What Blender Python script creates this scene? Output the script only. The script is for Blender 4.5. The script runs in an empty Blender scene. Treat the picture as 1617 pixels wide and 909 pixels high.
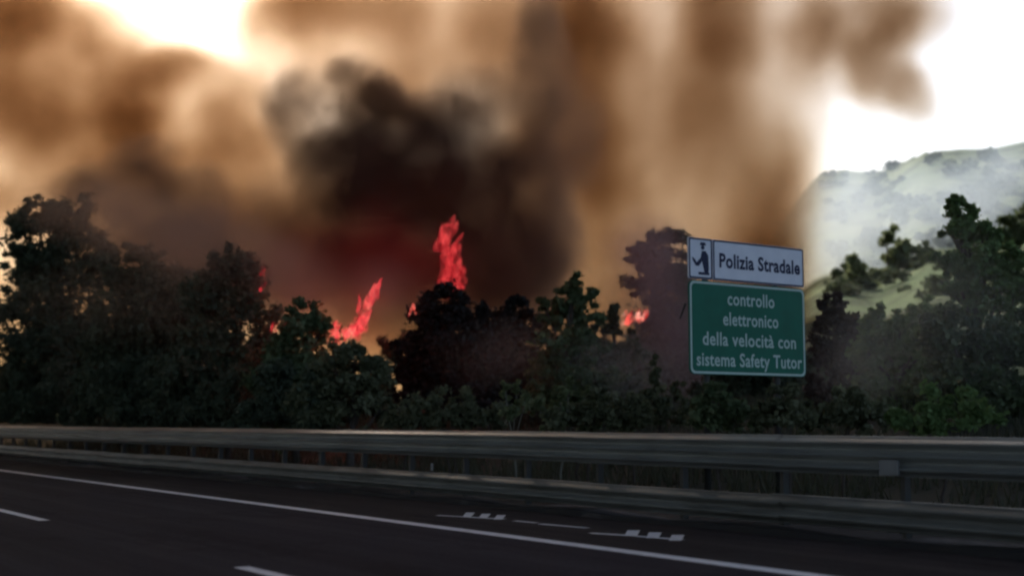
import bpy, bmesh, math, random
import numpy as np
from mathutils import Vector, Matrix

random.seed(7)
RNG = np.random.default_rng(11)
sc = bpy.context.scene
C = sc.collection
PI = math.pi

# ------------------------------------------------------------------ camera
F = 2080.0                       # focal length in photo pixels (photo 1617 wide)
YAW = math.radians(33.8)         # view turned right from the road's direction (+Y)
PITCH = math.radians(5.79)
CAMH = 1.37
cd = bpy.data.cameras.new('camera')
cam = bpy.data.objects.new('camera', cd); C.objects.link(cam)
cam.location = (0, 0, CAMH)
cam.rotation_euler = (PI/2 + PITCH, 0, -YAW)
cd.sensor_width = 36.0
cd.lens = 36.0*F/1617.0
cd.clip_start = 0.1; cd.clip_end = 6000
cd.dof.use_dof = True; cd.dof.focus_distance = 21.0; cd.dof.aperture_fstop = 0.72
sc.camera = cam

# ------------------------------------------------------------------ world, sun, exposure
SUN_EL = math.radians(40); SUN_AZ = math.radians(16)      # azimuth from +Y towards +X
w = bpy.data.worlds.new('World'); sc.world = w; w.use_nodes = True
nt = w.node_tree; bg = nt.nodes['Background']
sky = nt.nodes.new('ShaderNodeTexSky'); sky.sky_type = 'NISHITA'; sky.sun_disc = False
sky.sun_elevation = SUN_EL; sky.sun_rotation = SUN_AZ
sky.air_density = 1.0; sky.dust_density = 4.0; sky.ozone_density = 1.0
nt.links.new(sky.outputs[0], bg.inputs[0]); bg.inputs[1].default_value = 0.15
sl = bpy.data.lights.new('sun', 'SUN'); sl.energy = 3.2; sl.angle = math.radians(0.6); sl.color = (1, .93, .82)
so = bpy.data.objects.new('sun', sl); C.objects.link(so)
sd = Vector((math.sin(SUN_AZ)*math.cos(SUN_EL), math.cos(SUN_AZ)*math.cos(SUN_EL), math.sin(SUN_EL)))
so.rotation_euler = sd.to_track_quat('Z', 'Y').to_euler()
so.location = (0, 0, 80)
vs = sc.view_settings
vs.view_transform = 'Standard'; vs.look = 'None'; vs.gamma = 1; vs.exposure = 0.4
cy = sc.cycles
cy.use_denoising = True
cy.max_bounces = 6; cy.volume_bounces = 2; cy.diffuse_bounces = 2; cy.glossy_bounces = 2
cy.transparent_max_bounces = 12
cy.volume_step_rate = 1.5; cy.volume_max_steps = 256
cy.filter_width = 2.4
cy.use_adaptive_sampling = True; cy.adaptive_threshold = 0.03
cy.sample_clamp_indirect = 4

# ------------------------------------------------------------------ helpers
def local(px, py, D):
    """photo pixel at distance D ahead -> (right, ahead, z) in the yawed frame"""
    u = (454.5 - py)/F; r = (px - 808.5)/F
    f = math.cos(PITCH) - u*math.sin(PITCH); z = math.sin(PITCH) + u*math.cos(PITCH)
    k = D/f
    return Vector((r*k, D, CAMH + z*k))
def world(v):
    c, s = math.cos(YAW), math.sin(YAW)
    return Vector((v[0]*c + v[1]*s, -v[0]*s + v[1]*c, v[2]))
def at(px, py, D): return world(local(px, py, D))
def ground(px, py, z=0.0):
    u = (454.5 - py)/F
    zz = math.sin(PITCH) + u*math.cos(PITCH)
    f = math.cos(PITCH) - u*math.sin(PITCH)
    return at(px, py, (z - CAMH)/zz*f)

def tag(o, label=None, cat=None, group=None, kind=None):
    if label: o['label'] = label
    if cat: o['category'] = cat
    if group: o['group'] = group
    if kind: o['kind'] = kind
    return o
def empty(name, loc, rotz=0):
    o = bpy.data.objects.new(name, None); C.objects.link(o)
    o.location = loc; o.rotation_euler = (0, 0, rotz); o.empty_display_size = .3
    return o
def mesh_obj(name, verts, faces, m, parent=None, smooth=False):
    me = bpy.data.meshes.new(name)
    me.from_pydata([tuple(v) for v in verts], [], faces); me.update()
    if smooth: me.polygons.foreach_set('use_smooth', [True]*len(me.polygons))
    me.materials.append(m)
    o = bpy.data.objects.new(name, me); C.objects.link(o)
    if parent: o.parent = parent
    return o
def quads_obj(name, V, m, parent=None, attr=None, uv=None):
    """V: (n,4,3) array of quads"""
    n = len(V); me = bpy.data.meshes.new(name)
    me.vertices.add(n*4); me.vertices.foreach_set('co', V.reshape(-1).astype(np.float32))
    me.loops.add(n*4); me.loops.foreach_set('vertex_index', np.arange(n*4, dtype=np.int32))
    me.polygons.add(n); me.polygons.foreach_set('loop_start', np.arange(0, n*4, 4, dtype=np.int32))
    me.polygons.foreach_set('loop_total', np.full(n, 4, dtype=np.int32))
    me.update(calc_edges=True)
    if attr is not None:
        a = me.attributes.new('tone', 'FLOAT', 'FACE'); a.data.foreach_set('value', attr.astype(np.float32))
    me.materials.append(m)
    o = bpy.data.objects.new(name, me); C.objects.link(o)
    if parent: o.parent = parent
    return o
class MB:
    def __init__(s): s.v = []; s.f = []
    def box(s, x0, x1, y0, y1, z0, z1):
        b = len(s.v)
        s.v += [(x, y, z) for x in (x0, x1) for y in (y0, y1) for z in (z0, z1)]
        s.f += [tuple(b+i for i in q) for q in ((0,1,3,2),(4,6,7,5),(0,4,5,1),(2,3,7,6),(0,2,6,4),(1,5,7,3))]
        return s
    def tube(s, pts, rads, n=8):
        b = len(s.v); pts = [Vector(p) for p in pts]
        for i, p in enumerate(pts):
            d = (pts[min(i+1, len(pts)-1)] - pts[max(i-1, 0)]).normalized()
            a = d.orthogonal().normalized(); c = d.cross(a)
            for k in range(n):
                t = 2*PI*k/n; q = p + (a*math.cos(t) + c*math.sin(t))*rads[i]
                s.v.append(tuple(q))
        for i in range(len(pts)-1):
            for k in range(n):
                s.f.append((b+i*n+k, b+i*n+(k+1) % n, b+(i+1)*n+(k+1) % n, b+(i+1)*n+k))
        s.f.append(tuple(b+k for k in range(n))[::-1]); s.f.append(tuple(b+(len(pts)-1)*n+k for k in range(n)))
        return s
    def build(s, name, m, parent=None, smooth=False): return mesh_obj(name, s.v, s.f, m, parent, smooth)

# ------------------------------------------------------------------ materials
def mat(name, col, rough=.8, metal=0.0, noise=None, spec=.3, bump=None):
    """noise = (scale, colour2, lo, hi, stretch xyz)"""
    m = bpy.data.materials.new(name); m.use_nodes = True; t = m.node_tree
    b = t.nodes['Principled BSDF']; b.inputs['Base Color'].default_value = (*col, 1)
    b.inputs['Roughness'].default_value = rough; b.inputs['Metallic'].default_value = metal
    b.inputs['Specular IOR Level'].default_value = spec
    tc = t.nodes.new('ShaderNodeTexCoord')
    if noise:
        sca, c2, lo, hi, st = noise
        mp = t.nodes.new('ShaderNodeMapping'); mp.inputs['Scale'].default_value = st
        t.links.new(tc.outputs['Object'], mp.inputs[0])
        n = t.nodes.new('ShaderNodeTexNoise'); n.inputs['Scale'].default_value = sca; n.inputs['Detail'].default_value = 6
        n.inputs['Roughness'].default_value = .65
        t.links.new(mp.outputs[0], n.inputs['Vector'])
        r = t.nodes.new('ShaderNodeMapRange'); r.inputs[1].default_value = lo; r.inputs[2].default_value = hi
        t.links.new(n.outputs[0], r.inputs[0])
        mx = t.nodes.new('ShaderNodeMix'); mx.data_type = 'RGBA'
        mx.inputs[6].default_value = (*col, 1); mx.inputs[7].default_value = (*c2, 1)
        t.links.new(r.outputs[0], mx.inputs[0]); t.links.new(mx.outputs[2], b.inputs['Base Color'])
    if bump:
        n2 = t.nodes.new('ShaderNodeTexNoise'); n2.inputs['Scale'].default_value = bump[0]; n2.inputs['Detail'].default_value = 4
        t.links.new(tc.outputs['Object'], n2.inputs['Vector'])
        bp = t.nodes.new('ShaderNodeBump'); bp.inputs['Strength'].default_value = bump[1]; bp.inputs['Distance'].default_value = .02
        t.links.new(n2.outputs[0], bp.inputs['Height']); t.links.new(bp.outputs[0], b.inputs['Normal'])
    return m
def leaf_mat(name, dark, light, trans=.25):
    m = bpy.data.materials.new(name); m.use_nodes = True; t = m.node_tree
    b = t.nodes['Principled BSDF']; b.inputs['Roughness'].default_value = .65; b.inputs['Specular IOR Level'].default_value = .25
    a = t.nodes.new('ShaderNodeAttribute'); a.attribute_name = 'tone'
    mx = t.nodes.new('ShaderNodeMix'); mx.data_type = 'RGBA'
    mx.inputs[6].default_value = (*dark, 1); mx.inputs[7].default_value = (*light, 1)
    t.links.new(a.outputs['Fac'], mx.inputs[0]); t.links.new(mx.outputs[2], b.inputs['Base Color'])
    tr = t.nodes.new('ShaderNodeBsdfTranslucent'); t.links.new(mx.outputs[2], tr.inputs[0])
    ms = t.nodes.new('ShaderNodeMixShader'); ms.inputs[0].default_value = trans
    out = t.nodes['Material Output']
    t.links.new(b.outputs[0], ms.inputs[1]); t.links.new(tr.outputs[0], ms.inputs[2]); t.links.new(ms.outputs[0], out.inputs[0])
    return m
M = {}
def asphalt_mat(name, c1, c2, c3):
    m = mat(name, c1, .92, 0, (.35, c2, .35, .7, (1, .12, 1)), .05, (70, .6)); t = m.node_tree
    b = t.nodes['Principled BSDF']; src = b.inputs['Base Color'].links[0].from_socket
    tc = t.nodes.new('ShaderNodeTexCoord')
    def mul(src, scale, st, lo, hi, a, c):
        mp = t.nodes.new('ShaderNodeMapping'); mp.inputs['Scale'].default_value = st; t.links.new(tc.outputs['Object'], mp.inputs[0])
        n = t.nodes.new('ShaderNodeTexNoise'); n.inputs['Scale'].default_value = scale; n.inputs['Detail'].default_value = 5; n.inputs['Roughness'].default_value = .75
        t.links.new(mp.outputs[0], n.inputs['Vector'])
        r = t.nodes.new('ShaderNodeMapRange'); r.inputs[1].default_value = lo; r.inputs[2].default_value = hi
        r.inputs[3].default_value = a; r.inputs[4].default_value = c; t.links.new(n.outputs[0], r.inputs[0])
        v = t.nodes.new('ShaderNodeVectorMath'); v.operation = 'SCALE'; t.links.new(src, v.inputs[0]); t.links.new(r.outputs[0], v.inputs['Scale'])
        return v.outputs[0]
    src = mul(src, 28, (1, 1, 1), .3, .7, .65, 1.8)          # stone grain
    src = mul(src, 1.1, (1, .02, 1), .35, .65, .72, 1.35)    # tracks worn along the lane
    src = mul(src, .6, (1, .5, 1), .56, .60, 1.0, .78)       # repaired patches
    t.links.new(src, b.inputs['Base Color'])
    return m
M['asphalt'] = asphalt_mat('asphalt', (.026, .024, .029), (.040, .034, .037), 0)
M['shoulder'] = asphalt_mat('shoulder_asphalt', (.032, .026, .026), (.046, .037, .035), 0)
M['paint'] = mat('road_paint', (.80, .79, .80), .6, 0, (9, (.5, .49, .49), .5, .8, (1, .3, 1)), .3)
M['kerb'] = mat('kerb_concrete', (.030, .027, .026), .9, 0, (1.2, (.11, .10, .10), .56, .66, (1, .25, 1)), .2, (30, .4))
M['earth'] = mat('earth', (.035, .035, .025), .95, 0, (.6, (.06, .058, .04), .35, .7, (1, 1, 1)), .1, (3, .6))
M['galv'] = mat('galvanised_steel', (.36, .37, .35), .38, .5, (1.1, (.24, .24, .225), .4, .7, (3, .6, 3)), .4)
M['galv_low'] = mat('lower_beam_steel', (.24, .24, .22), .5, .35, (1.6, (.13, .125, .11), .4, .7, (3, .5, 3)), .3)  # darker steel tone for the lower beam
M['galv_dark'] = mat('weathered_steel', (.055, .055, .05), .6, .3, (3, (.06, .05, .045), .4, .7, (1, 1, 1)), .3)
M['spacer'] = mat('zinc_plate', (.20, .205, .21), .6, .2)
M['white'] = mat('sign_white', (.84, .82, .88), .5, 0, (3, (.74, .73, .80), .4, .7, (1, 1, 1)), .3)
M['green'] = mat('sign_green', (.004, .14, .085), .5, 0, (2, (.005, .115, .07), .4, .7, (1, 1, 1)), .3)
M['legend'] = mat('sign_lettering_white', (.50, .62, .56), .5)
M['navy'] = mat('sign_lettering_blue', (.012, .016, .06), .5)
M['bark'] = mat('bark', (.07, .055, .045), .9, 0, (4, (.12, .10, .085), .4, .7, (1, 1, .2)), .1, (12, .7))
M['pale_bark'] = mat('dry_stem', (.20, .19, .15), .9)
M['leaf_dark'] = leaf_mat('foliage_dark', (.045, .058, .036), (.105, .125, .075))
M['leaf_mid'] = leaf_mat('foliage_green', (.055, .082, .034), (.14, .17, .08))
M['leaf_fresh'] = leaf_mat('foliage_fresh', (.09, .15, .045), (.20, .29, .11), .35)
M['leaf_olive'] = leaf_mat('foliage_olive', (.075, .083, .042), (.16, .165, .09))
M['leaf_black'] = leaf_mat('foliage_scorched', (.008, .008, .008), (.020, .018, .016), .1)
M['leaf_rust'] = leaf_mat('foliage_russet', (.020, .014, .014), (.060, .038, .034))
M['leaf_light'] = leaf_mat('foliage_light', (.10, .13, .05), (.24, .27, .14), .35)
M['grass'] = leaf_mat('grass_dry', (.030, .034, .020), (.075, .078, .045), .3)

# ------------------------------------------------------------------ terrain
def sstep(a, b, x):
    t = np.clip((x-a)/(b-a), 0, 1); return t*t*(3-2*t)
def fbm(x, y, s=1.0, seed=0, octv=5):
    r = np.zeros_like(x, dtype=float); a = 1.0; q = np.random.default_rng(seed)
    for o in range(octv):
        for k in range(3):
            th = q.uniform(0, 2*PI); ph = q.uniform(0, 2*PI); f = s*2**o*q.uniform(.7, 1.3)
            r += a/3*np.sin((x*math.cos(th) + y*math.sin(th))*f + ph + 1.3*np.sin((x*math.sin(th) - y*math.cos(th))*f*.6 + ph*2))
        a *= .5
    return r
def terrain_z(x, y):
    x = np.asarray(x, float); y = np.asarray(y, float)
    bank = sstep(12.9, 27, x)*1.75
    n = fbm(x, y, .25, 3, 4)*.16*sstep(12.6, 18, x)
    return -0.03 + bank + n
def hill_z(r, f):
    """height over the yawed frame; r = right, f = ahead"""
    px = 808.5 + r/f*F
    # ridge line traced in elevation against direction
    xs = [-400, 300, 1000, 1180, 1245, 1298, 1340, 1385, 1410, 1440, 1470, 1530, 1580, 1617, 1700, 2000, 2600]
    ys = [662, 650, 580, 450, 340, 270, 264, 270, 262, 248, 238, 235, 236, 228, 205, 190, 240]
    top = (664 - np.interp(px, xs, ys))/F
    Dr = np.interp(px, [1200, 1400, 1480, 2600], [470, 430, 330, 300])
    zr = top*Dr
    t = np.clip((f-48)/(Dr-48), 0, 1.9)
    up = np.where(t < 1, (.25*t + .75*t**1.35), 1 - .35*(t-1)**1.0)
    n = fbm(r, f, .02, 5, 6)*5.0*np.clip(t*1.5, 0, 1)*(1-np.exp(-((t-1)/.12)**2)*.8)
    return zr*up + n + 1.6
def make_ground():
    # verge and bank: fine grid; beyond it the sheet runs to the horizon
    xs = np.concatenate([[-3000, -600, -150, -40, -16], np.linspace(-12, 12, 7), np.linspace(12.6, 40, 56), [44, 50, 60, 90, 150, 400, 1000, 3000]])
    ys = np.concatenate([[-3000, -600, -100, -30], np.linspace(-10, 90, 110), [100, 130, 200, 500, 1200, 3000]])
    X, Y = np.meshgrid(xs, ys, indexing='ij'); Z = terrain_z(X, Y)
    Z = np.where(X < 12.2, -0.03, Z)
    nx, ny = len(xs), len(ys)
    V = np.stack([X, Y, Z], -1).reshape(-1, 3)
    Fc = [(i*ny+j, (i+1)*ny+j, (i+1)*ny+j+1, i*ny+j+1) for i in range(nx-1) for j in range(ny-1)]
    o = mesh_obj('ground', V, Fc, M['earth'], None, True); tag(o, kind='structure')
make_ground()

def hill_material():
    m = bpy.data.materials.new('hill_scrub'); m.use_nodes = True; t = m.node_tree
    b = t.nodes['Principled BSDF']; b.inputs['Roughness'].default_value = .95; b.inputs['Specular IOR Level'].default_value = .1
    tc = t.nodes.new('ShaderNodeTexCoord')
    def N(s, d=6, r=.6):
        n = t.nodes.new('ShaderNodeTexNoise'); n.inputs['Scale'].default_value = s; n.inputs['Detail'].default_value = d
        n.inputs['Roughness'].default_value = r; t.links.new(tc.outputs['Object'], n.inputs['Vector']); return n
    def R(n, a, c):
        r = t.nodes.new('ShaderNodeMapRange'); r.interpolation_type = 'SMOOTHSTEP'
        r.inputs[1].default_value = a; r.inputs[2].default_value = c; t.links.new(n.outputs[0], r.inputs[0]); return r
    def X(f, a, c):
        x = t.nodes.new('ShaderNodeMix'); x.data_type = 'RGBA'; t.links.new(f.outputs[0], x.inputs[0])
        for i, v in ((6, a), (7, c)):
            if isinstance(v, tuple): x.inputs[i].default_value = (*v, 1)
            else: t.links.new(v.outputs[2], x.inputs[i])
        return x
    g = X(R(N(.03), .35, .65), (.10, .145, .065), (.17, .20, .10))
    g = X(R(N(.012), .52, .62), g, (.20, .21, .15))
    g = X(R(N(.07, 9, .78), .47, .55), g, (.055, .075, .035))
    g = X(R(N(.3, 8, .75), .54, .62), g, (.045, .060, .028))
    t.links.new(g.outputs[2], b.inputs['Base Color'])
    bp = t.nodes.new('ShaderNodeBump'); bp.inputs['Strength'].default_value = .7; bp.inputs['Distance'].default_value = 1.2
    t.links.new(N(.3, 8, .7).outputs[0], bp.inputs['Height']); t.links.new(bp.outputs[0], b.inputs['Normal'])
    return m
def make_hill():
    pxs = np.linspace(-1400, 3400, 260); fs = np.concatenate([np.linspace(46, 130, 60), np.linspace(134, 800, 90)])
    P, Fv = np.meshgrid(pxs, fs, indexing='ij'); R_ = (P-808.5)/F*Fv
    Z = hill_z(R_, Fv)
    c, s = math.cos(YAW), math.sin(YAW)
    X = R_*c + Fv*s; Y = -R_*s + Fv*c
    # lies only on the side of the road away from the camera
    Z = np.where(X < 30, -3 + 0*Z, Z*np.clip((X-30)/25, 0, 1) + (-3)*(1-np.clip((X-30)/25, 0, 1)))
    n0, n1 = P.shape
    V = np.stack([X, Y, Z], -1).reshape(-1, 3)
    Fc = [(i*n1+j, (i+1)*n1+j, (i+1)*n1+j+1, i*n1+j+1) for i in range(n0-1) for j in range(n1-1)]
    o = mesh_obj('hill', V, Fc, hill_material(), None, True); tag(o, kind='structure')
make_hill()

# ------------------------------------------------------------------ road
def sheet(name, x0, x1, y0, y1, z, m, nx=1, ny=1):
    xs = np.linspace(x0, x1, nx+1); ys = np.linspace(y0, y1, ny+1)
    V = [(x, y, z) for x in xs for y in ys]
    Fc = [(i*(ny+1)+j, (i+1)*(ny+1)+j, (i+1)*(ny+1)+j+1, i*(ny+1)+j+1) for i in range(nx) for j in range(ny)]
    o = mesh_obj(name, V, Fc, m); tag(o, kind='structure'); return o
XE = 8.9; XD = 4.92; XR = 12.0
sheet('road', -8.0, XE, -60, 900, 0.0, M['asphalt'])
sheet('shoulder', XE+.001, 11.7, -60, 900, 0.0, M['shoulder'])
sheet('edge_line', XE-.12, XE+.13, -60, 900, 0.004, M['paint'])
g1, g2 = ground(380, 885), ground(70, 817)
yd = g1.y*XD/g1.x; per = g2.y*XD/g2.x - yd + 4.5
for k in range(-2, 8):
    y0 = yd - 4.5 + k*per
    sheet('lane_marking', XD-.075, XD+.085, y0, y0+4.5, 0.004, M['paint'])
# kerb under the guardrail: broken, dusty strip
def make_kerb():
    ys = np.arange(-30, 300, .5); v = []; f = []
    for i, y in enumerate(ys):
        h = .055 + .02*math.sin(y*1.7) + random.uniform(-.012, .012)
        wv = random.uniform(-.03, .03)
        v += [(11.62+wv, y, -.02), (11.67+wv, y, h), (12.5, y, h+.03), (12.8, y, -.05)]
    for i in range(len(ys)-1):
        for k in range(3):
            f.append((i*4+k, (i+1)*4+k, (i+1)*4+k+1, i*4+k+1))
    tag(mesh_obj('kerb', v, f, M['kerb']), kind='structure')
make_kerb()
# faded painted marks on the hard shoulder
def mark(p0, p1, wid, name='shoulder_marking'):
    a, b = ground(*p0), ground(*p1); a.z = b.z = .006
    d = (b-a).normalized(); n = Vector((-d.y, d.x, 0))*wid/2
    o = mesh_obj(name, [a-n, b-n, b+n, a+n], [(0, 1, 2, 3)], M['paint']); tag(o, kind='structure')
def patch(px, py, wpx, hpx, skew):
    q = [ground(px-wpx/2, py+hpx/2), ground(px+wpx/2, py+hpx/2), ground(px+wpx/2+skew, py-hpx/2), ground(px-wpx/2+skew, py-hpx/2)]
    for a in q: a.z = .010
    tag(mesh_obj('shoulder_marking', q, [(0, 1, 2, 3)], M['paint']), kind='structure')
mark((690, 813.5), (735, 816), .10); mark((735, 816), (796, 819.5), .13)
for px, py in ((737, 813), (762, 815), (786, 817)): patch(px, py, 14, 7, 6)
mark((812, 822), (848, 825.5), .10); mark((852, 827), (928, 833.5), .11); mark((932, 841.5), (1004, 846), .13); mark((1004, 846.5), (1078, 852), .12)
for px, py in ((996, 842), (1030, 845.5), (1066, 849.5)): patch(px, py, 20, 9, 5)

# ------------------------------------------------------------------ guardrail
def beam(x, z0, z1, waves, amp, name, parent, m, y0=-12, y1=140):
    n = 8*waves; prof = []
    for i in range(n+1):
        t = i/n
        dx = -amp*.5*(1-math.cos(2*PI*waves*t))
        prof.append((x+dx, z0+(z1-z0)*t))
    prof = [(x+.012, z0-.012)] + prof + [(x+.010, z1+.010), (x+.055, z1+.012), (x+.06, z1-.01)]
    back = [(a+.005, b) for a, b in prof][::-1]
    loop = prof + back; L = len(loop)
    ys = np.arange(y0, y1+.01, 4.0); v = []; f = []
    for s in range(len(ys)-1):           # overlapping lengths, each lapped a little over the next
        off = .0 if s % 2 else -.012; jz = random.uniform(-.009, .009)
        b = len(v); a0, a1 = ys[s]-.12, ys[s+1]+.12
        for y in (a0, a1):
            v += [(q[0]+off, y, q[1]+jz) for q in loop]
        for k in range(L):
            f.append((b+k, b+L+k, b+L+(k+1) % L, b+(k+1) % L))
    return mesh_obj(name, v, f, m, parent)
gr = empty('guardrail', (XR, 20, 0))
tag(gr, 'long galvanised steel guardrail with three-wave upper and two-wave lower beam along the shoulder', 'guardrail')
def gchild(o):
    o.parent = gr; o.location = (-XR, -20, 0); return o
gchild(beam(XR, .77, 1.20, 3, .11, 'upper_beam', None, M['galv']))
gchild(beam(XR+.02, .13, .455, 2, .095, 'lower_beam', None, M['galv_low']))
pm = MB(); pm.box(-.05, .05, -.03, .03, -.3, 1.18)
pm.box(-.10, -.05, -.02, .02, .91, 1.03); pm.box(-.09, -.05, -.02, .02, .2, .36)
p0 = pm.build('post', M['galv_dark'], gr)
yy = [10.1 + 1.9*k for k in range(-8, 60)]
for i, y in enumerate(yy):
    o = p0 if i == 0 else p0.copy()
    if i: C.objects.link(o)
    o.parent = gr; o.location = (.16, y-20, 0)
sp = MB(); sp.box(XR-.145, XR-.118, 9.95, 10.22, .77, .94); sp.box(XR-.15, XR-.145, 10.0, 10.17, .80, .91)
gchild(sp.build('spacer_plate', M['spacer'], None))
sp = MB(); sp.box(XR-.10, XR-.085, 20.3, 20.37, .51, .64)
gchild(sp.build('reflector', M['spacer'], None))

# ------------------------------------------------------------------ road sign
def text_mesh(body, size, m, name, parent, x, z, width=None, off=.0, align='CENTER'):
    cu = bpy.data.curves.new(name, 'FONT'); cu.body = body; cu.size = size; cu.align_x = align; cu.align_y = 'CENTER'
    cu.extrude = .0; cu.offset = off; cu.resolution_u = 3; cu.space_character = 1.06
    tmp = bpy.data.objects.new('tmp', cu); C.objects.link(tmp)
    bpy.context.view_layer.update()
    dg = bpy.context.evaluated_depsgraph_get()
    me = bpy.data.meshes.new_from_object(tmp.evaluated_get(dg)); bpy.data.objects.remove(tmp)
    co = np.empty(len(me.vertices)*3, np.float32); me.vertices.foreach_get('co', co); co = co.reshape(-1, 3)
    if width:
        w0 = co[:, 0].max()-co[:, 0].min(); k = width/w0; mid = (co[:, 0].max()+co[:, 0].min())/2
        co[:, 0] = (co[:, 0]-mid)*k
    co2 = np.stack([co[:, 0]+x, np.full(len(co), 0.0), co[:, 1]+z], -1)
    me.vertices.foreach_set('co', co2.astype(np.float32).reshape(-1)); me.update()
    me.materials.clear(); me.materials.append(m)
    o = bpy.data.objects.new(name, me); C.objects.link(o); o.parent = parent
    return o
def rrect(x0, x1, z0, z1, r, n=6):
    pts = []
    for cx, cz, a in ((x1-r, z1-r, 0), (x0+r, z1-r, 90), (x0+r, z0+r, 180), (x1-r, z0+r, 270)):
        for k in range(n+1):
            t = math.radians(a+90*k/n); pts.append((cx+r*math.cos(t), cz+r*math.sin(t)))
    return pts
def plate(name, pts, y0, y1, m, parent):
    n = len(pts); v = [(p[0], y0, p[1]) for p in pts] + [(p[0], y1, p[1]) for p in pts]
    f = [tuple(range(n)), tuple(range(n, 2*n))[::-1]] + [(i, i+n, (i+1) % n+n, (i+1) % n) for i in range(n)]
    return mesh_obj(name, v, f, m, parent)
def ring(name, outer, inner, y, m, parent):
    n = len(outer); v = [(p[0], y, p[1]) for p in outer] + [(p[0], y, p[1]) for p in inner]
    return mesh_obj(name, v, [(i, (i+1) % n, (i+1) % n+n, i+n) for i in range(n)], m, parent)
DS = 19.6
A = at(1090, 590, DS); AT = at(1087.5, 373.5, DS)
SW = 2.50; SH = (AT.z-A.z)
sg = empty('road_sign', (A.x, A.y, 0), math.radians(1.5))
tag(sg, 'large green and white motorway information sign reading Polizia Stradale on two posts', 'road sign')
zb = A.z; zt = AT.z; zm = zb + SH*.685       # split between the green and the white boards
gp = plate('green_panel', rrect(0, SW, zb, zm, .09), 0, .03, M['green'], sg)
ring('panel_border', rrect(.012, SW-.012, zb+.012, zm-.012, .085), rrect(.045, SW-.045, zb+.045, zm-.045, .07), -.003, M['legend'], gp)
lw = [('controllo', 1.02, .285), ('elettronico', 1.20, .285), ('della velocità con', 2.02, .285), ('sistema Safety Tutor', 2.28, .285)]
gh = zm-zb
for i, (s_, wd, sz) in enumerate(lw):
    cx = (1.30, 1.29, 1.27, 1.27)[i]
    text_mesh(s_, sz, M['legend'], 'lettering', gp, cx, zm-gh*(.165+.222*i)-.02, wd, .005).location.y = -.004
wp = plate('white_panel', rrect(.50, SW, zm+.025, zt, .03), 0, .03, M['white'], sg)
ring('panel_border', rrect(.505, SW-.005, zm+.03, zt-.005, .03), rrect(.53, SW-.03, zm+.055, zt-.03, .02), -.003, M['navy'], wp)
text_mesh('Polizia Stradale', .30, M['navy'], 'lettering', wp, 1.52, (zm+zt)/2, 1.78, .009).location.y = -.004
ip = plate('pictogram_panel', rrect(0, .485, zm+.025, zt, .03), 0, .03, M['white'], sg)
ring('panel_border', rrect(.005, .48, zm+.03, zt-.005, .03), rrect(.03, .455, zm+.055, zt-.03, .02), -.003, M['navy'], ip)
def pic(pts):
    k = (zt-zm)/1.0
    return mesh_obj('pictogram', [(.03+.43*p[0], -.004, zm+k*p[1]) for p in pts], [tuple(range(len(pts)))], M['navy'], ip)
pv = []; pf = []
def poly(pts):
    b = len(pv); pv.extend([(.03+.43*p[0], -.004, zm+(zt-zm)*p[1]) for p in pts]); pf.append(tuple(range(b, b+len(pts))))
poly([(.60+.085*math.cos(2*PI*k/14), .78+.055*math.sin(2*PI*k/14)) for k in range(14)])       # head
poly([(.46, .83), (.76, .83), (.72, .90), (.50, .90)])                                          # cap
poly([(.56, .70), (.74, .70), (.86, .60), (.88, .30), (.62, .30), (.56, .44), (.50, .56)])      # torso
poly([(.56, .68), (.50, .54), (.30, .42), (.20, .50), (.08, .54), (.12, .46), (.26, .34), (.40, .34), (.56, .46)])  # arm
poly([(.62, .30), (.88, .30), (.86, .20), (.66, .20)])
poly([(.38, .20), (.90, .20), (.90, .14), (.38, .14)])
mesh_obj('pictogram', pv, pf, M['navy'], ip)
for x in (.42, 1.94):
    b = MB(); b.tube([(x, .10, -.2), (x, .10, zt-.1)], [.055, .055], 10)
    po = b.build('post', M['galv_dark'], sg, True)
    for z in (zb+.3, zm-.25, zt-.2): MB().box(x-.11, x+.11, .031, .10, z-.03, z+.03).build('bracket', M['galv_dark'], po)
b = MB(); b.tube([(-.02, .06, zb+1.05), (-.10, .10, zb+.82)], [.02, .012], 6)
b.build('stay_arm', M['galv_dark'], sg)

# ------------------------------------------------------------------ trees
def gz(x, y):
    z = float(terrain_z(x, y))
    r = x*math.cos(YAW) - y*math.sin(YAW); f = x*math.sin(YAW) + y*math.cos(YAW)
    if f > 50: z = max(z, float(hill_z(np.array(r), np.array(f))))
    return z
def leaf_quads(cent, rad, n, size, shell=.45, droop=0, clump=None):
    """leaf faces in uneven clumps through an ellipsoid"""
    nc = clump or max(10, int(n/70))
    d = RNG.normal(size=(nc, 3)); d /= np.linalg.norm(d, axis=1)[:, None]
    rr = RNG.uniform(shell, 1.05, nc)[:, None]
    cc = np.array(cent) + d*rr*np.array(rad)
    cr = RNG.uniform(.13, .30, nc)*min(rad)
    idx = RNG.integers(0, nc, n)
    off = RNG.normal(size=(n, 3))*.55
    P = cc[idx] + off*cr[idx][:, None]*np.array([1, 1, .75])
    nrm = RNG.normal(size=(n, 3)); nrm[:, 2] += .5; nrm /= np.linalg.norm(nrm, axis=1)[:, None]
    t = np.cross(nrm, RNG.normal(size=(n, 3))); t /= np.linalg.norm(t, axis=1)[:, None]
    b_ = np.cross(nrm, t)
    s = size*RNG.uniform(.55, 1.35, n)[:, None]
    q = np.stack([P - t*s*.5, P + b_*s*.28, P + t*s*.5, P - b_*s*.28], 1)
    tone = np.clip(RNG.uniform(0, 1, nc)[idx]*.65 + RNG.uniform(0, .45, n), 0, 1)
    return q, tone
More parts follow.
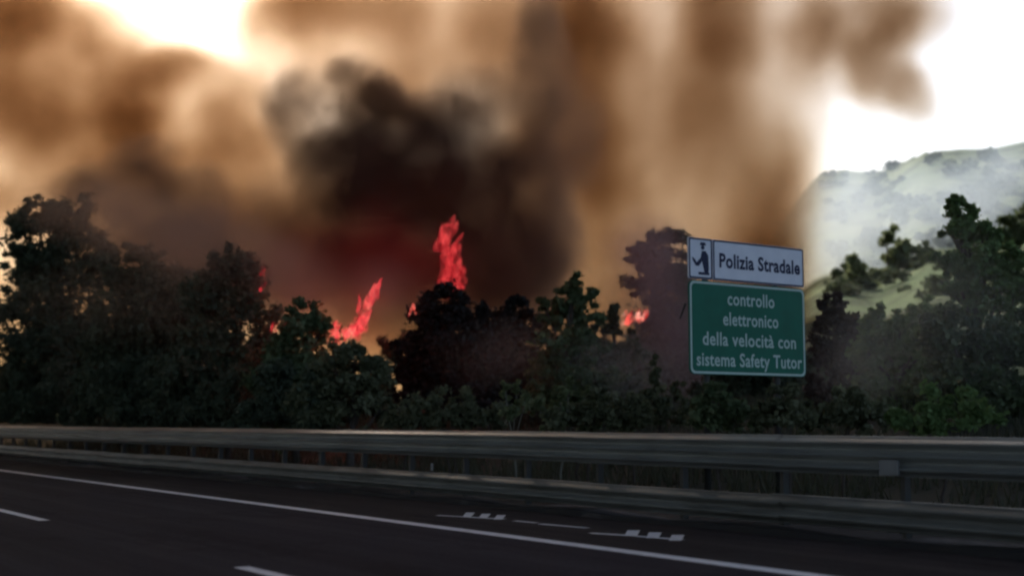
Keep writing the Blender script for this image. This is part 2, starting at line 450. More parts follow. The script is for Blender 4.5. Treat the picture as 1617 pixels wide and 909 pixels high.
def tree(name, label, cat, D, blobs, leaf, dens=1.0, size=.17, group=None, base=None, bark='bark', thick=.13, shell=.35, xmin=15.0):
    """blobs: (px, py, r px[, ry px]) seen from the camera, at distance D"""
    # keep every plant beyond the guardrail
    bx = base if base is not None else sum(b[0] for b in blobs)/len(blobs)
    D0 = D; D = max(D, xmin/(math.sin(YAW) + math.cos(YAW)*(bx-808.5)/F)); size = size*max(1, D/38)**.7
    sc_ = D/F
    bx = base if base is not None else sum(b[0] for b in blobs)/len(blobs)
    g0 = at(bx, 664, D); z0 = gz(g0.x, g0.y)
    root = empty(name, (g0.x, g0.y, z0)); tag(root, label, cat, group)
    Q = []; T = []; tb = MB()
    cs = []
    for i, b in enumerate(blobs):
        rx = b[2]*sc_; rz = (b[3] if len(b) > 3 else b[2])*sc_
        dd = RNG.uniform(-.5, .5)*rx*.9
        c = at(b[0], b[1], D+dd)
        cl = np.array([c.x-g0.x, c.y-g0.y, c.z-z0]); cs.append((cl, rx))
        n = int(dens*(600 + 1900*rx*rz)*(.17/size)**1.2)
        q, t = leaf_quads(cl, (rx, rx, rz), n, size, shell)
        Q.append(q); T.append(t)
    Q = np.concatenate(Q); T = np.concatenate(T)
    keep = Q[:, :, 2].min(1) > -.4
    quads_obj('crown', Q[keep], M[leaf], root, T[keep])
    top = max(cs, key=lambda c: c[0][2])[0]
    H = max(top[2], .6)
    pts = [(0, 0, -.4)]; 
    for k in range(1, 6):
        t = k/5; pts.append((top[0]*t**1.6 + random.uniform(-.05, .05)*H*.5, top[1]*t**1.6 + random.uniform(-.05, .05)*H*.5, H*.95*t))
    tb.tube(pts, [thick*(1-.8*k/5) for k in range(6)], 8)
    for c, rx in cs:
        hz = min(max(c[2]*.45, .2), H*.8); k = hz/(H*.95)
        s = Vector((top[0]*k**1.6, top[1]*k**1.6, hz)); e = Vector(c)
        mid = (s+e)/2 + Vector((random.uniform(-.1, .1), random.uniform(-.1, .1), random.uniform(-.05, .1)))*rx
        tb.tube([s, mid, e], [thick*.45, thick*.3, thick*.1], 6)
        for _ in range(4):
            a = Vector((random.gauss(0, 1), random.gauss(0, 1), random.gauss(.2, .8))).normalized()*rx*.85
            tb.tube([mid.lerp(e, .6), e+a*.5, e+a], [thick*.15, thick*.08, thick*.03], 4)
    tb.build('trunk', M[bark], root, True)
    return root
G = 'trees and bushes behind the guardrail'
tree('broadleaf_tree', 'tall dark tree at the far left edge of the wood, brown smoke over its crown', 'tree', 38,
     [(62,372,48),(108,345,44),(140,400,50),(45,430,45),(100,450,80),(30,520,60),(110,560,85),(40,620,60),(140,630,70),(60,335,26),(30,395,22)], 'leaf_dark', group=G, base=85)
tree('broadleaf_tree', 'broad dark tree with smoke across its top, second from the left', 'tree', 43,
     [(200,430,46),(270,436,44),(240,490,85),(190,550,80),(280,570,85),(230,630,80),(330,480,55),(235,410,26)], 'leaf_dark', group=G, base=235)
tree('broadleaf_tree', 'dark rounded tree left of the slanting fire', 'tree', 36,
     [(375,415,36),(398,440,34),(350,480,62),(400,520,50),(320,580,75),(400,600,70),(350,640,60),(350,418,20)], 'leaf_dark', group=G, base=360)
tree('broadleaf_tree', 'dark green tree directly under the slanting red flame', 'tree', 37,
     [(485,500,30),(455,520,30),(480,560,58),(430,590,55),(510,610,55),(450,640,60),(505,515,22)], 'leaf_mid', group=G, base=470)
tree('broadleaf_tree', 'rounded olive green tree below the slanting flame with a steep right side', 'tree', 31,
     [(560,572,36),(590,600,34),(530,590,40),(560,630,55),(600,645,28),(500,640,45),(590,572,16)], 'leaf_olive', group=G, base=555, size=.14)
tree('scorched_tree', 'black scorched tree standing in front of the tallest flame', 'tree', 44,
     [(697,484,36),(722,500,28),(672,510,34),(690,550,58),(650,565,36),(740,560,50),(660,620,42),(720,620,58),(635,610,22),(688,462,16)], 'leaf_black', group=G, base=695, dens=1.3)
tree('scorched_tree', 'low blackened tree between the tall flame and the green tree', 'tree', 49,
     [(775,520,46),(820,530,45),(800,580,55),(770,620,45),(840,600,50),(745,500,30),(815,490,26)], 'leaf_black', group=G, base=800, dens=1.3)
tree('broadleaf_tree', 'dark green pointed tree standing against the orange smoke', 'tree', 38,
     [(905,448,17),(892,470,26),(918,478,26),(880,505,34),(925,520,34),(900,560,56),(870,610,48),(935,610,48),(900,650,45),(858,480,12)], 'leaf_mid', group=G, base=900)
tree('broadleaf_tree', 'small dark tree beside the small bright fire right of centre', 'tree', 42,
     [(968,492,13),(958,515,22),(985,545,30),(960,580,40),(1000,600,42),(975,640,45),(945,550,26)], 'leaf_dark', group=G, base=975)
tree('broadleaf_tree', 'tall grey tree veiled by purple smoke just left of the sign', 'tree', 56,
     [(1050,385,34),(1012,395,20),(1030,430,42),(1070,440,40),(1050,500,55),(1030,560,50),(1080,580,60),(1050,630,55),(998,405,12),(1003,450,16)], 'leaf_dark', group=G, base=1050, dens=1.2)
tree('broadleaf_tree', 'dark low tree hidden behind the green sign', 'tree', 46,
     [(1140,560,50),(1180,590,55),(1220,560,50),(1250,600,45),(1150,640,50),(1225,645,50),(1110,620,30),(1180,520,40)], 'leaf_dark', group=G, base=1180)
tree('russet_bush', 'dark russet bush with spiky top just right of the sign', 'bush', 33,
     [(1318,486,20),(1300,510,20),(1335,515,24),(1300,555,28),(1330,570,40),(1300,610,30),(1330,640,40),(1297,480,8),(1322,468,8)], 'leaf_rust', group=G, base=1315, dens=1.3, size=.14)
tree('broadleaf_tree', 'olive green bushy tree between the russet bush and the tall green tree', 'tree', 31,
     [(1400,540,34),(1370,560,34),(1430,560,40),(1390,600,55),(1450,620,50),(1360,635,40),(1420,650,45),(1420,515,18),(1470,540,34),(1480,500,26)], 'leaf_fresh', group=G, base=1405, size=.14, dens=1.2)
tree('broadleaf_tree', 'tall green tree rising before the pale hillside at the right', 'tree', 29,
     [(1508,318,16),(1525,340,24),(1512,375,28),(1550,380,34),(1500,412,24),(1545,425,44),(1595,410,36),(1575,460,44),(1520,470,40),(1605,470,34),(1560,375,24),(1608,435,28)], 'leaf_fresh', group=G, base=1560, dens=1.0, size=.15)
tree('broadleaf_tree', 'dark leafy tree filling the lower right corner of the wood', 'tree', 27,
     [(1500,530,46),(1560,540,56),(1620,540,50),(1480,590,50),(1540,610,60),(1610,620,60),(1470,650,45),(1560,655,50)], 'leaf_mid', group=G, base=1550, dens=1.2, size=.15)
tree('broadleaf_tree', 'hazy olive tree filling the foot of the hillside right of the russet bush', 'tree', 44,
     [(1380,515,30),(1430,505,30),(1350,530,28),(1465,500,30),(1400,545,40),(1445,555,40),(1340,565,34),(1385,490,14)], 'leaf_fresh', group=G, base=1405, dens=.7)
tree('broadleaf_tree', 'light green tree on the pale slope left of the tall green tree', 'tree', 150,
     [(1400,375,16),(1425,390,14),(1410,410,20),(1440,420,18),(1385,432,18),(1420,445,24)], 'leaf_light', group=G, base=1410, dens=.5, size=.45)
tree('broadleaf_bush', 'light green bush at the foot of the hillside beside the smoke edge', 'bush', 140,
     [(1350,430,16),(1365,455,20),(1345,470,20),(1385,470,20),(1348,410,10)], 'leaf_light', group=G, base=1360, dens=.5, size=.45)
tree('broadleaf_tree', 'shaded grey green tree on the slope at the right edge of the view', 'tree', 120,
     [(1600,345,20),(1620,360,26),(1600,380,24),(1630,330,24),(1610,400,30)], 'leaf_mid', group=G, base=1610, dens=.5, size=.4)
# the wood carries on behind the first trees as one dark mass
def far_wood():
    Q = []; T = []
    for px in range(-260, 1320, 34):
        for k in range(2):
            D = max(62, 24/(math.sin(YAW) + math.cos(YAW)*(px-808.5)/F)) + random.uniform(0, 8); s_ = D/F
            top = 500 if px < 480 else (560 if px < 620 else 520)
            y = random.uniform(top+40, 650); c = at(px+random.uniform(-15, 15), y, D)
            if c.z < .3: c.z = .3
            r_ = random.uniform(38, 60)*s_
            q, t = leaf_quads((c.x, c.y, c.z), (r_, r_, r_*.9), 900, .30, .1); Q.append(q); T.append(t)
    o = quads_obj('wood', np.concatenate(Q), M['leaf_dark'], None, np.concatenate(T))
    tag(o, 'dark wood continuing behind the first row of trees', None, None, 'stuff')
far_wood()
# undergrowth by the verge
UG = 'low shrubs on the verge'
def shrub(label, D, blobs, leaf, base=None, dens=.8, size=.10, thick=.03, bark='bark', xmin=14.4):
    return tree('shrub', label, 'shrub', D, blobs, leaf, dens, size, UG, base, bark, thick, .1, xmin)
shrub('low grey green shrub under the black tree', 24, [(640,655,22),(665,662,24),(615,665,20)], 'leaf_olive')
shrub('low olive shrub between the black tree and the twiggy plant', 23, [(720,655,26),(750,662,26),(690,664,22)], 'leaf_olive')
shrub('twiggy pale green plant standing below the low blackened tree', 25, [(798,612,9,26),(815,622,7,26),(832,628,9,22),(812,650,20)], 'leaf_light', dens=.5, bark='pale_bark')
shrub('yellowish shrub low on the verge in front of the pointed tree', 24, [(850,640,18),(884,620,12,22),(870,655,24),(900,610,8,22),(925,622,10,24)], 'leaf_light', dens=.5, bark='pale_bark')
shrub('leafy dark green shrub right of the yellowish one', 25, [(915,630,18),(925,655,26),(900,660,22)], 'leaf_mid', dens=.6)
shrub('slender grey green bush just left of the sign foot', 26, [(1035,590,14,30),(1030,625,24),(1050,650,30),(1068,620,14,24)], 'leaf_olive', dens=.7)
shrub('small grey bush below the left edge of the sign', 25, [(1095,640,20),(1110,660,24),(1080,660,18)], 'leaf_olive', dens=.6)
shrub('small dark shrub under the right half of the sign', 25, [(1220,650,20),(1245,662,24)], 'leaf_dark', dens=.6)
shrub('leafy bush hiding the left post of the sign', 18.6, [(1140,640,36),(1110,655,30),(1165,655,30),(1128,612,16)], 'leaf_mid', dens=.9, xmin=13.0)
shrub('grassy bush hiding the right post of the sign', 18.6, [(1240,645,34),(1265,655,28),(1205,660,30),(1250,615,14)], 'leaf_olive', dens=.9, xmin=13.0)
shrub('wide low olive shrub behind the rail right of the sign', 19.5, [(1320,650,40),(1370,655,40),(1290,665,26),(1345,625,20)], 'leaf_olive', dens=.8, xmin=13.2)
shrub('low green shrub behind the rail near the right edge', 18.0, [(1480,655,46),(1540,650,46),(1430,665,34)], 'leaf_fresh', dens=.7, xmin=13.2)
shrub('muted olive bush behind the rail below the pointed tree', 24, [(925,650,34),(880,660,28),(960,655,34),(945,622,18)], 'leaf_olive', dens=.8)
shrub('rounded olive bush behind the rail left of the slender bush', 24, [(1000,640,26),(985,660,30),(1015,662,26)], 'leaf_olive', dens=.8)
shrub('wide grey green bush in front of the black tree foot', 24, [(690,640,32),(650,655,34),(735,650,36),(780,655,30)], 'leaf_olive', dens=.8)
for k, (px, D) in enumerate(((20, 29), (95, 30), (165, 28), (235, 30), (300, 29), (365, 28), (430, 29), (500, 28))):
    shrub(('dark low bush at the left edge above the guardrail', 'dark low bush under the tall left tree', 'dark low bush under the broad smoky tree, left half',
           'dark low bush under the broad smoky tree, right half', 'dark low bush left of the dark rounded tree foot', 'dark low bush below the dark rounded tree',
           'dark low bush under the tree with the slanting flame', 'dark low bush left of the rounded olive tree')[k], D,
          [(px, 610+8*(k % 3), 46), (px+30, 650, 40), (px-30, 655, 40), (px+5, 590+12*(k % 2), 26)], 'leaf_dark', dens=1.0, size=.13)
# shrubs scattered on the hillside
def hill_point(px, py):
    """march the sight line until it meets the hill"""
    for D in np.arange(60, 460, 1.0):
        v = local(px, py, D)
        if v.z < float(hill_z(np.array(v.x), np.array(D))): return v
    return None
protos = []
for k in range(3):
    bl = [(RNG.uniform(-.9, .9), RNG.uniform(-.9, .9), RNG.uniform(.5, 1.0)) for _ in range(5)]
    Q = []; T = []
    for x, y, z in bl:
        q, t = leaf_quads((x, y, z), (.8, .8, .6), 260, .34, .2); Q.append(q); T.append(t)
    protos.append((np.concatenate(Q), np.concatenate(T)))
pro_obj = []
i = 0
rr = random.Random(3)
while i < 150:
    px = rr.uniform(1305, 1617); py = rr.uniform(250, 470)
    v = hill_point(px, py)
    if v is None or v.y > 430: continue
    p = world(v); k = i % 3
    if i < 3:
        o = quads_obj('hillside_bush', protos[k][0], M['leaf_mid'], None, protos[k][1]); pro_obj.append(o)
    else:
        o = pro_obj[k].copy(); C.objects.link(o)
    s = rr.uniform(.45, 1.5)*(v.y/150)**.4
    o.location = (p.x, p.y, p.z - .2); o.scale = (s, s, s*rr.uniform(.8, 1.3)); o.rotation_euler = (0, 0, rr.uniform(0, 6))
    tag(o, 'small dark green bush dotted on the pale hillside behind the sign', 'bush', 'bushes scattered over the hillside')
    i += 1
# rough grass on the bank
def make_grass():
    n = 52000
    y = RNG.uniform(6, 70, n); x = 12.7 + RNG.uniform(0, 1, n)**.8*16
    cl = fbm(x, y, 1.1, 9, 3); k = cl > -.35; x = x[k]; y = y[k]; n = len(x)
    z = terrain_z(x, y)-.02
    h = RNG.uniform(.12, .42, n)*(1+.5*np.clip(fbm(x, y, .5, 4, 2), -1, 1)); wd = RNG.uniform(.012, .03, n)
    a = RNG.uniform(0, 2*PI, n); lean = RNG.uniform(.05, .5, n)*h; la = RNG.uniform(0, 2*PI, n)
    P = np.stack([x, y, z], -1); t = np.stack([np.cos(a), np.sin(a), 0*a], -1)*wd[:, None]
    tip = P + np.stack([np.cos(la)*lean, np.sin(la)*lean, h], -1)
    V = np.stack([P-t, P+t, tip+t*.25, tip-t*.25], 1)
    tone = np.clip(.5+.4*fbm(x, y, .3, 8, 3)+RNG.uniform(-.2, .2, n), 0, 1)
    o = quads_obj('grass', V, M['grass'], None, tone); tag(o, 'dry grey green grass on the bank behind the guardrail', None, None, 'stuff')
make_grass()

# ------------------------------------------------------------------ flames
def flame_mat(name, c0, c1, c2, st):
    m = bpy.data.materials.new(name); m.use_nodes = True; t = m.node_tree; t.nodes.clear()
    out = t.nodes.new('ShaderNodeOutputMaterial'); em = t.nodes.new('ShaderNodeEmission'); em.inputs[1].default_value = st
    tc = t.nodes.new('ShaderNodeTexCoord'); n = t.nodes.new('ShaderNodeTexNoise'); n.inputs['Scale'].default_value = 4.5
    n.inputs['Detail'].default_value = 5; n.inputs['Distortion'].default_value = .8
    mp = t.nodes.new('ShaderNodeMapping'); mp.inputs['Scale'].default_value = (1, 1, .45)
    t.links.new(tc.outputs['Object'], mp.inputs[0]); t.links.new(mp.outputs[0], n.inputs['Vector'])
    r = t.nodes.new('ShaderNodeValToRGB'); e = r.color_ramp.elements
    e[0].position = .40; e[0].color = (*c0, 1); e[1].position = .66; e[1].color = (*c2, 1)
    x = e.new(.52); x.color = (*c1, 1)
    t.links.new(n.outputs[0], r.inputs[0]); t.links.new(r.outputs[0], em.inputs[0])
    n2 = t.nodes.new('ShaderNodeTexNoise'); n2.inputs['Scale'].default_value = 3.2; n2.inputs['Detail'].default_value = 6; n2.inputs['Roughness'].default_value = .65
    t.links.new(mp.outputs[0], n2.inputs['Vector'])
    mr = t.nodes.new('ShaderNodeMapRange'); mr.inputs[1].default_value = .42; mr.inputs[2].default_value = .60
    mr.inputs[3].default_value = .0; mr.inputs[4].default_value = .5
    t.links.new(n2.outputs[0], mr.inputs[0])
    tr = t.nodes.new('ShaderNodeBsdfTransparent'); ms = t.nodes.new('ShaderNodeMixShader')
    lw = t.nodes.new('ShaderNodeLayerWeight'); lw.inputs[0].default_value = .35
    fr = t.nodes.new('ShaderNodeMapRange'); fr.inputs[1].default_value = .7; fr.inputs[2].default_value = .05
    t.links.new(lw.outputs['Facing'], fr.inputs[0])
    mm = t.nodes.new('ShaderNodeMath'); mm.operation = 'MULTIPLY'; t.links.new(mr.outputs[0], mm.inputs[0]); t.links.new(fr.outputs[0], mm.inputs[1])
    t.links.new(mm.outputs[0], ms.inputs[0]); t.links.new(tr.outputs[0], ms.inputs[1]); t.links.new(em.outputs[0], ms.inputs[2])
    t.links.new(ms.outputs[0], out.inputs[0])
    return m
FM = flame_mat('flame_red', (.35, .010, .016), (.80, .045, .055), (1.0, .20, .16), 1.15)
FT = flame_mat('flame_smoky', (.30, .010, .014), (.62, .040, .045), (.95, .11, .10), 1.0)
FB = flame_mat('flame_bright', (.75, .03, .03), (1.0, .14, .10), (1.0, .62, .48), 1.15)
def flame(label, D, tongues, m=FM, glow=0):
    """tongues: (base px, base py, tip px, tip py, half-width px)"""
    bx, by = tongues[0][0], tongues[0][1]
    g0 = at(bx, by, D); root_loc = Vector((g0.x, g0.y, g0.z)); mb = MB(); s = D/F
    for (x0, y0, x1, y1, hw) in tongues:
        a = at(x0, y0, D+random.uniform(-1, 1)) - root_loc; b_ = at(x1, y1, D+random.uniform(-1, 1)) - root_loc
        N_ = 9; pts = []; rd = []
        for k in range(N_+1):
            t = k/N_; p = a.lerp(b_, t)
            wob = math.sin(t*5+x0)*.35*hw*s
            p = p + Vector((wob*math.cos(YAW)+random.uniform(-.2, .2)*hw*s, -wob*math.sin(YAW), 0)); pts.append(p)
            rd.append(max(.01, hw*s*(math.sin(PI*min(1, .22+t*.78))**.8)*random.uniform(.75, 1.15)))
        rd[-1] = .01
        mb.tube(pts, rd, 9)
    o = mb.build('flame', m, None, True); o.location = root_loc
    tag(o, label, 'flame', 'flames above the burning wood')
    if glow:
        gl = bpy.data.lights.new('firelight', 'POINT'); gl.energy = glow; gl.color = (1, .16, .07); gl.shadow_soft_size = 1.0
        go_ = bpy.data.objects.new('firelight', gl); C.objects.link(go_); go_.parent = o
        top = at(tongues[0][2], tongues[0][3], D) - root_loc; go_.location = top*.6
    return o
def many(n, spine, hw, up, spread, seed):
    q = random.Random(seed); out = []
    for i in range(n):
        t = q.random(); k = t*(len(spine)-1); j = min(int(k), len(spine)-2); f_ = k-j
        x = spine[j][0]*(1-f_)+spine[j+1][0]*f_ + q.uniform(-spread, spread); y = spine[j][1]*(1-f_)+spine[j+1][1]*f_ + q.uniform(-spread, spread)*.6
        h = q.uniform(.5, 1.2)*up
        out.append((x, y, x+q.uniform(.0, .5)*h, y-h, q.uniform(.5, 1.2)*hw))
    return out
flame('tallest flame, a dull red column rising behind the black tree', 60,
      [(708,470,698,356,14)] + many(26, [(712,462),(704,420),(696,375)], 8, 44, 13, 12), FT, 900)
flame('slanting red flame above the rounded olive tree', 38,
      [(532,542,556,515,10),(562,535,570,500,10)] + many(36, [(516,540),(540,530),(575,522),(570,500),(578,480),(588,472)], 6, 28, 8, 5), FM, 140)
flame('small bright flame beside the small dark tree right of centre', 41,
      many(16, [(984,512),(1000,508),(1014,504)], 5, 18, 4, 21), FB)
flame('small red flame among leaves left of the slanting flame', 37, many(8, [(422,524),(445,520)], 3.5, 14, 4, 2), FM)
flame('thin broken flame licking the right side of the dark rounded tree', 38, many(7, [(414,470),(418,445),(413,430)], 3.5, 14, 4, 4))
flame('tiny pink flame touching the left side of the black tree', 43, many(7, [(646,500),(658,488)], 2.5, 13, 4, 9), FB)

# ------------------------------------------------------------------ smoke: real density volumes at their own distances
def smoke_mat(name, absorb, scatter, aniso=.35, dens=1.0):
    m = bpy.data.materials.new(name); m.use_nodes = True; t = m.node_tree; t.nodes.clear()
    out = t.nodes.new('ShaderNodeOutputMaterial'); at_ = t.nodes.new('ShaderNodeAttribute'); at_.attribute_name = 'density'
    pv_ = []
    for kind, col in (('ShaderNodeVolumeAbsorption', absorb), ('ShaderNodeVolumeScatter', scatter)):
        k = max(max(col) if kind.endswith('Scatter') else max(col), 1e-4)
        n = t.nodes.new(kind)
        c = tuple(v/k for v in col)
        n.inputs[0].default_value = (*(tuple(1-v for v in c) if kind.endswith('Absorption') else c), 1)
        mu = t.nodes.new('ShaderNodeMath'); mu.operation = 'MULTIPLY'; mu.inputs[1].default_value = k*dens
        t.links.new(at_.outputs['Fac'], mu.inputs[0]); t.links.new(mu.outputs[0], n.inputs['Density'])
        if kind.endswith('Scatter'): n.inputs['Anisotropy'].default_value = aniso
        pv_.append(n)
    ad = t.nodes.new('ShaderNodeAddShader'); t.links.new(pv_[0].outputs[0], ad.inputs[0]); t.links.new(pv_[1].outputs[0], ad.inputs[1])
    t.links.new(ad.outputs[0], out.inputs['Volume'])
    return m
def smoke(name, label, box, voxel, puffs, m, warp=(.12, .35), fine=(.35, .5), edge=(.05, .5), gain=1.0, streak=1.0, soft=(1.25, .15), thick=1.0):
    """box = (r0,r1,f0,f1,z0,z1) in the yawed frame; puffs = (px,py,rx,ry,tau[,D[,depth]]) optical depth tau at the middle"""
    r0, r1, f0, f1, z0, z1 = box; Dm = (f0+f1)/2
    v = bpy.data.volumes.new(name); o = bpy.data.objects.new(name, v); C.objects.link(o)
    o.rotation_euler = (0, 0, -YAW)
    ng = bpy.data.node_groups.new(name, 'GeometryNodeTree')
    ng.interface.new_socket('Geometry', in_out='INPUT', socket_type='NodeSocketGeometry')
    ng.interface.new_socket('Geometry', in_out='OUTPUT', socket_type='NodeSocketGeometry')
    N = ng.nodes.new; L = ng.links.new
    go = N('NodeGroupOutput'); vc = N('GeometryNodeVolumeCube')
    vc.inputs['Min'].default_value = (r0, f0, z0); vc.inputs['Max'].default_value = (r1, f1, z1)
    for k, s in zip('XYZ', (r1-r0, f1-f0, z1-z0)): vc.inputs['Resolution '+k].default_value = max(8, int(s/voxel))
    pos = N('GeometryNodeInputPosition')
    def noise(sc_, det, ro=.55, vec=None, col=False):
        n = N('ShaderNodeTexNoise'); n.inputs['Scale'].default_value = sc_; n.inputs['Detail'].default_value = det
        n.inputs['Roughness'].default_value = ro
        L(vec or pos.outputs[0], n.inputs['Vector']); return n.outputs[1 if col else 0]
    def vm(op, a, b):
        n = N('ShaderNodeVectorMath'); n.operation = op
        for i, x in enumerate((a, b)):
            if x is None: continue
            if isinstance(x, (tuple, Vector)): n.inputs[i].default_value = tuple(x)
            else: L(x, n.inputs[i])
        return n.outputs[1] if op == 'LENGTH' else n.outputs[0]
    def mt(op, a, b):
        n = N('ShaderNodeMath'); n.operation = op
        for i, x in enumerate((a, b)):
            if isinstance(x, (int, float)): n.inputs[i].default_value = x
            else: L(x, n.inputs[i])
        return n.outputs[0]
    big = warp[1]*Dm*.2
    w1 = vm('MULTIPLY', vm('SUBTRACT', noise(warp[0]*30/Dm*1.0, 3, .55, None, True), (.5, .5, .5)), (big, big, big))
    w2 = vm('MULTIPLY', vm('SUBTRACT', noise(warp[0]*110/Dm, 3, .6, None, True), (.5, .5, .5)), (big*.6, big*.6, big*.6))
    w3 = vm('MULTIPLY', vm('SUBTRACT', noise(warp[0]*300/Dm, 3, .6, None, True), (.5, .5, .5)), (big*.26, big*.26, big*.26))
    P = vm('ADD', vm('ADD', vm('ADD', pos.outputs[0], w1), w2), w3)
    acc = None
    for p in puffs:
        if len(p) == 3:          # explicit (centre, radii, density) in the yawed frame
            d = vm('LENGTH', vm('MULTIPLY', vm('SUBTRACT', P, Vector(p[0])), tuple(1/q for q in p[1])), None)
            mr = N('ShaderNodeMapRange'); mr.interpolation_type = 'SMOOTHSTEP'
            mr.inputs[1].default_value = 1.2; mr.inputs[2].default_value = .7; mr.inputs[3].default_value = 0; mr.inputs[4].default_value = p[2]
            L(d, mr.inputs[0]); acc = mr.outputs[0] if acc is None else mt('ADD', acc, mr.outputs[0]); continue
        px, py, rx, ry, tau = p[:5]; D = p[5] if len(p) > 5 and p[5] else Dm
        rz = p[6] if len(p) > 6 else min((rx+ry)/2*D/F*thick, (f1-f0)*.45)
        c = local(px, py, D); s = D/F
        d = vm('LENGTH', vm('MULTIPLY', vm('SUBTRACT', P, c), (1/(rx*s), 1/rz, 1/(ry*s))), None)
        mr = N('ShaderNodeMapRange'); mr.interpolation_type = 'SMOOTHSTEP'
        mr.inputs[1].default_value = soft[0]; mr.inputs[2].default_value = soft[1]; mr.inputs[3].default_value = 0; mr.inputs[4].default_value = gain*tau/rz/1.4
        L(d, mr.inputs[0])
        acc = mr.outputs[0] if acc is None else mt('ADD', acc, mr.outputs[0])
    # billows and wisps
    st = vm('MULTIPLY', pos.outputs[0], (1, 1, streak))
    fn = mt('MULTIPLY', mt('SUBTRACT', noise(fine[0]*60/Dm, 5, .6, st), .5), fine[1]*2)
    acc = mt('MULTIPLY', acc, mt('MAXIMUM', mt('ADD', 1.0, mt('MULTIPLY', fn, 1.6)), 0.0))
    # fade to nothing at the borders of the box
    sx = N('ShaderNodeSeparateXYZ'); L(pos.outputs[0], sx.inputs[0])
    for i, (a, b, e) in enumerate(((r0, r1, 4), (f0, f1, 3), (z0, z1, 3))):
        e = min(e, (b-a)*.15)
        for lo, hi in (((a, a+e), (b, b-e)) if i != 2 else ((b, b-e),)) and ([(a, a+e), (b, b-e)] if i != 2 else [(b, b-e)]):
            mr = N('ShaderNodeMapRange'); mr.inputs[1].default_value = lo; mr.inputs[2].default_value = hi
            L(sx.outputs[i], mr.inputs[0]); acc = mt('MULTIPLY', acc, mr.outputs[0])
    L(acc, vc.inputs['Density'])
    sm = N('GeometryNodeSetMaterial'); sm.inputs['Material'].default_value = m
    L(vc.outputs[0], sm.inputs[0]); L(sm.outputs[0], go.inputs[0])
    v.materials.append(m)
    md = o.modifiers.new('density', 'NODES'); md.node_group = ng
    tag(o, label, None, None, 'stuff')
    return o
TAN = smoke_mat('smoke_tan', (.64, .835, 1.06), (.07, .062, .055))
DARK = smoke_mat('smoke_dark', (.62, .72, .80), (.34, .29, .26))
LOW = smoke_mat('smoke_brown', (.32, .50, .60), (.62, .47, .38))
PALE = smoke_mat('smoke_pale', (.02, .01, .0), (.80, .95, 1.12))

WALL = [
 (-40,120,200,230,1.6),(40,-10,170,110,.8),(150,230,160,120,.9),(230,190,110,130,.55),(60,330,160,60,.6),
 (300,300,330,150,.75),(420,180,120,120,.35),(480,60,110,120,.55),(620,80,240,170,.75),(740,60,150,120,.6),
 (850,90,150,300,1.2),(960,120,130,380,.9),(900,330,190,190,.9),(1000,420,150,160,.5),(1080,150,110,330,.55),
 (1150,180,110,400,1.1),(1210,340,80,220,.75),(1150,470,160,160,.6),(1270,120,60,260,.5),
 (1390,110,80,90,1.2),(1350,30,110,80,.8),(1450,150,50,60,.6),(1450,30,80,70,.5),
 (560,450,500,200,1.1),(900,560,450,150,1.2),(100,500,300,200,1.0),(380,100,70,60,.2)]
WALL += [(300,300,420,230,.35),(120,90,70,70,.35),(10,330,60,80,.4),(190,200,50,80,.2),(1110,80,60,140,.2),(1060,270,90,170,.35),(900,180,90,200,.2),(250,80,110,40,.4),(160,110,70,70,.4),(340,220,60,80,.25),(150,60,60,60,.5),(385,50,50,60,.4),(250,105,120,40,.6),(350,140,90,60,.6),(180,50,80,60,.5),(950,120,90,200,.45),(1150,130,90,160,.25),(330,400,200,80,.6),(1225,370,50,140,.5),(1235,480,50,90,.4),(1190,420,110,110,.35),(1150,500,150,90,.3),(250,115,130,45,.7),(1250,250,50,110,.3),(50,20,90,90,.6),(450,10,110,90,1.1),(600,20,110,90,.9),(640,140,110,90,.7),(200,160,100,70,.9),(360,190,100,80,.7),(300,270,120,70,.6),
 (420,270,90,80,.4),(1060,150,70,180,.35),(950,20,110,90,.6),(1150,20,100,100,.6),(1285,60,70,120,.5),(1400,20,80,60,.5),(60,160,90,90,.7),(950,260,90,100,.5),
 (400,350,90,70,.4),(490,350,80,70,.4),(850,260,70,80,.4),(130,100,60,60,.4)]
WALL += [(-150,-250,420,190,2.6),(560,-200,240,180,2.2),(800,-260,500,220,2.2),(1150,-180,260,200,1.8),(300,-420,600,220,2.4),(-500,100,320,500,2.5)]
smoke('smoke', 'tan and orange smoke rising behind the wood across the sky', (-110, 46, 96, 140, -2, 100), .75, WALL, TAN, warp=(.14, .22), fine=(.42, .48), streak=.7, gain=1.78, soft=(1.15, .35))
DK = [(690,185,100,55,1.1),(548,150,70,58,.55),(465,180,64,76,.95),(500,245,60,50,.7),(605,165,56,52,.6),(750,150,80,60,.25),(560,195,75,60,1.0),(550,125,52,30,.55),(600,160,45,44,.6),
 (560,270,110,95,2.0),(655,280,120,100,2.0),(740,300,110,120,1.7),(650,205,90,50,.9),(790,200,110,100,.5),(740,135,60,45,.15),(890,230,80,120,.35),(855,110,60,130,.5),(855,40,45,70,.35),
 (600,390,170,100,1.2),(790,420,120,110,1.7),(870,370,70,80,.8),(830,290,90,90,.7),(600,340,120,70,.5),(660,450,250,100,1.1),(470,370,110,110,.5),
 (225,245,62,42,.35),(195,300,100,60,.75),(300,330,90,80,.8),(120,300,60,36,.5),(260,420,170,110,1.3),(410,360,90,80,.35),(400,450,120,80,.9)]
smoke('smoke', 'thick dark smoke boiling up above the tallest flame', (-32, 14, 54, 84, 0, 30), .32, DK, DARK, warp=(.34, .15), fine=(.62, .42), gain=1.85, soft=(1.12, .5), thick=.6)
LW = [(250,360,130,60,.9),(180,320,90,50,.7),(320,400,110,70,.7),(410,430,80,60,.5),(470,450,110,70,.5),(90,330,70,50,.4),(200,470,220,70,.12),(400,520,200,70,.1)]
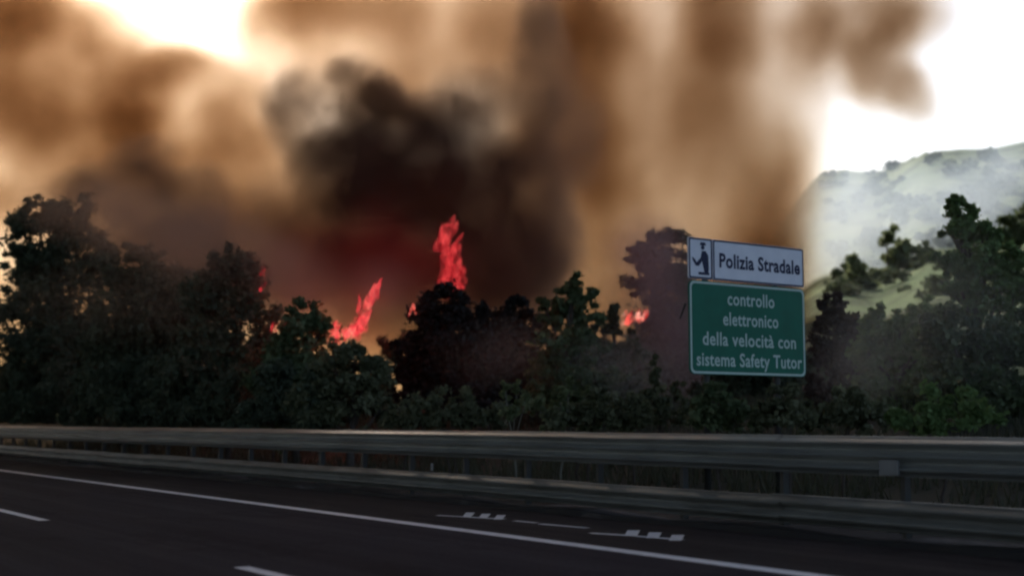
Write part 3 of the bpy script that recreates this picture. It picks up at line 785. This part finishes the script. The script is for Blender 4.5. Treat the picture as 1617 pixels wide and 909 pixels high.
smoke('smoke', 'thin brown smoke drifting in front of the left tree crowns', (-20, -4, 36, 43, 3, 12), .22, LW, LOW, warp=(.16, .30), fine=(.35, .35))
RD = [(520,430,110,90,.9),(600,400,90,90,.9),(680,420,90,80,.7),(450,450,60,70,.6),(560,520,90,50,.5)]
smoke('smoke', 'smoke around the flames with the red fire glow tinted into its colour', (-13, 0, 48, 55, 2, 14), .2, RD, smoke_mat('smoke_fire_tint', (.35, .95, .85), (.12, .03, .03)), warp=(.16, .20), fine=(.35, .3))  # the fire's glow is put into this smoke's colour; it emits nothing
LV = [(1040,400,70,70,1.0,50),(1060,480,110,90,.8,50),(1130,560,150,90,.5,50)]
LU = [(850,560,150,70,.16),(1000,580,120,70,.2),(600,450,80,60,.2)]
smoke('smoke', 'thin grey smoke drifting low among the trees in the middle', (-9, 10, 33, 42, 0, 9), .25, LU, smoke_mat('smoke_grey', (.25, .28, .28), (.7, .66, .62)), warp=(.16, .25), fine=(.35, .4))
smoke('smoke', 'grey violet smoke veiling the tall tree left of the sign', (-6, 17, 45, 54, 0, 12), .22, LV, smoke_mat('smoke_violet', (.35, .45, .42), (.34, .28, .30)), warp=(.16, .30), fine=(.35, .35))
PL = [(1215,370,100,160,2.4),(1080,440,170,130,2.2),(900,520,200,100,1.5),(1330,350,50,150,.6),(1300,450,50,90,.5),(1390,320,100,90,.3),(1450,330,170,110,.32),(1560,300,130,90,.4),(1610,250,60,60,.3),(1400,430,110,90,.4)]
smoke('smoke', 'pale bluish smoke hanging before the hillside at the right', (-10, 90, 146, 196, 0, 60), 1.0, PL, PALE, warp=(.12, .35), fine=(.25, .4))

# unseen smoke pall, added above and behind the camera to shade the road
smoke('smoke', 'high unseen smoke pall added over the motorway to shade the road', (-250, 70, -130, 122, 39, 67), 4.0,
      [((-92, 26, 53), (132, 92, 11), .30)], smoke_mat('added_shade_pall', (.9, .9, .9), (.05, .05, .05)), warp=(.10, .2), fine=(.16, .3))

smoke('smoke', 'thin pale smoke drifting among the trees at the right', (5, 17, 22, 30, 0, 9), .25,
      [(1400,520,140,110,.16),(1560,520,110,110,.12),(1330,600,90,80,.12),(1480,430,90,90,.08)], smoke_mat('smoke_thin', (.05, .05, .06), (.95, .98, .95)), warp=(.16, .25), fine=(.35, .4))
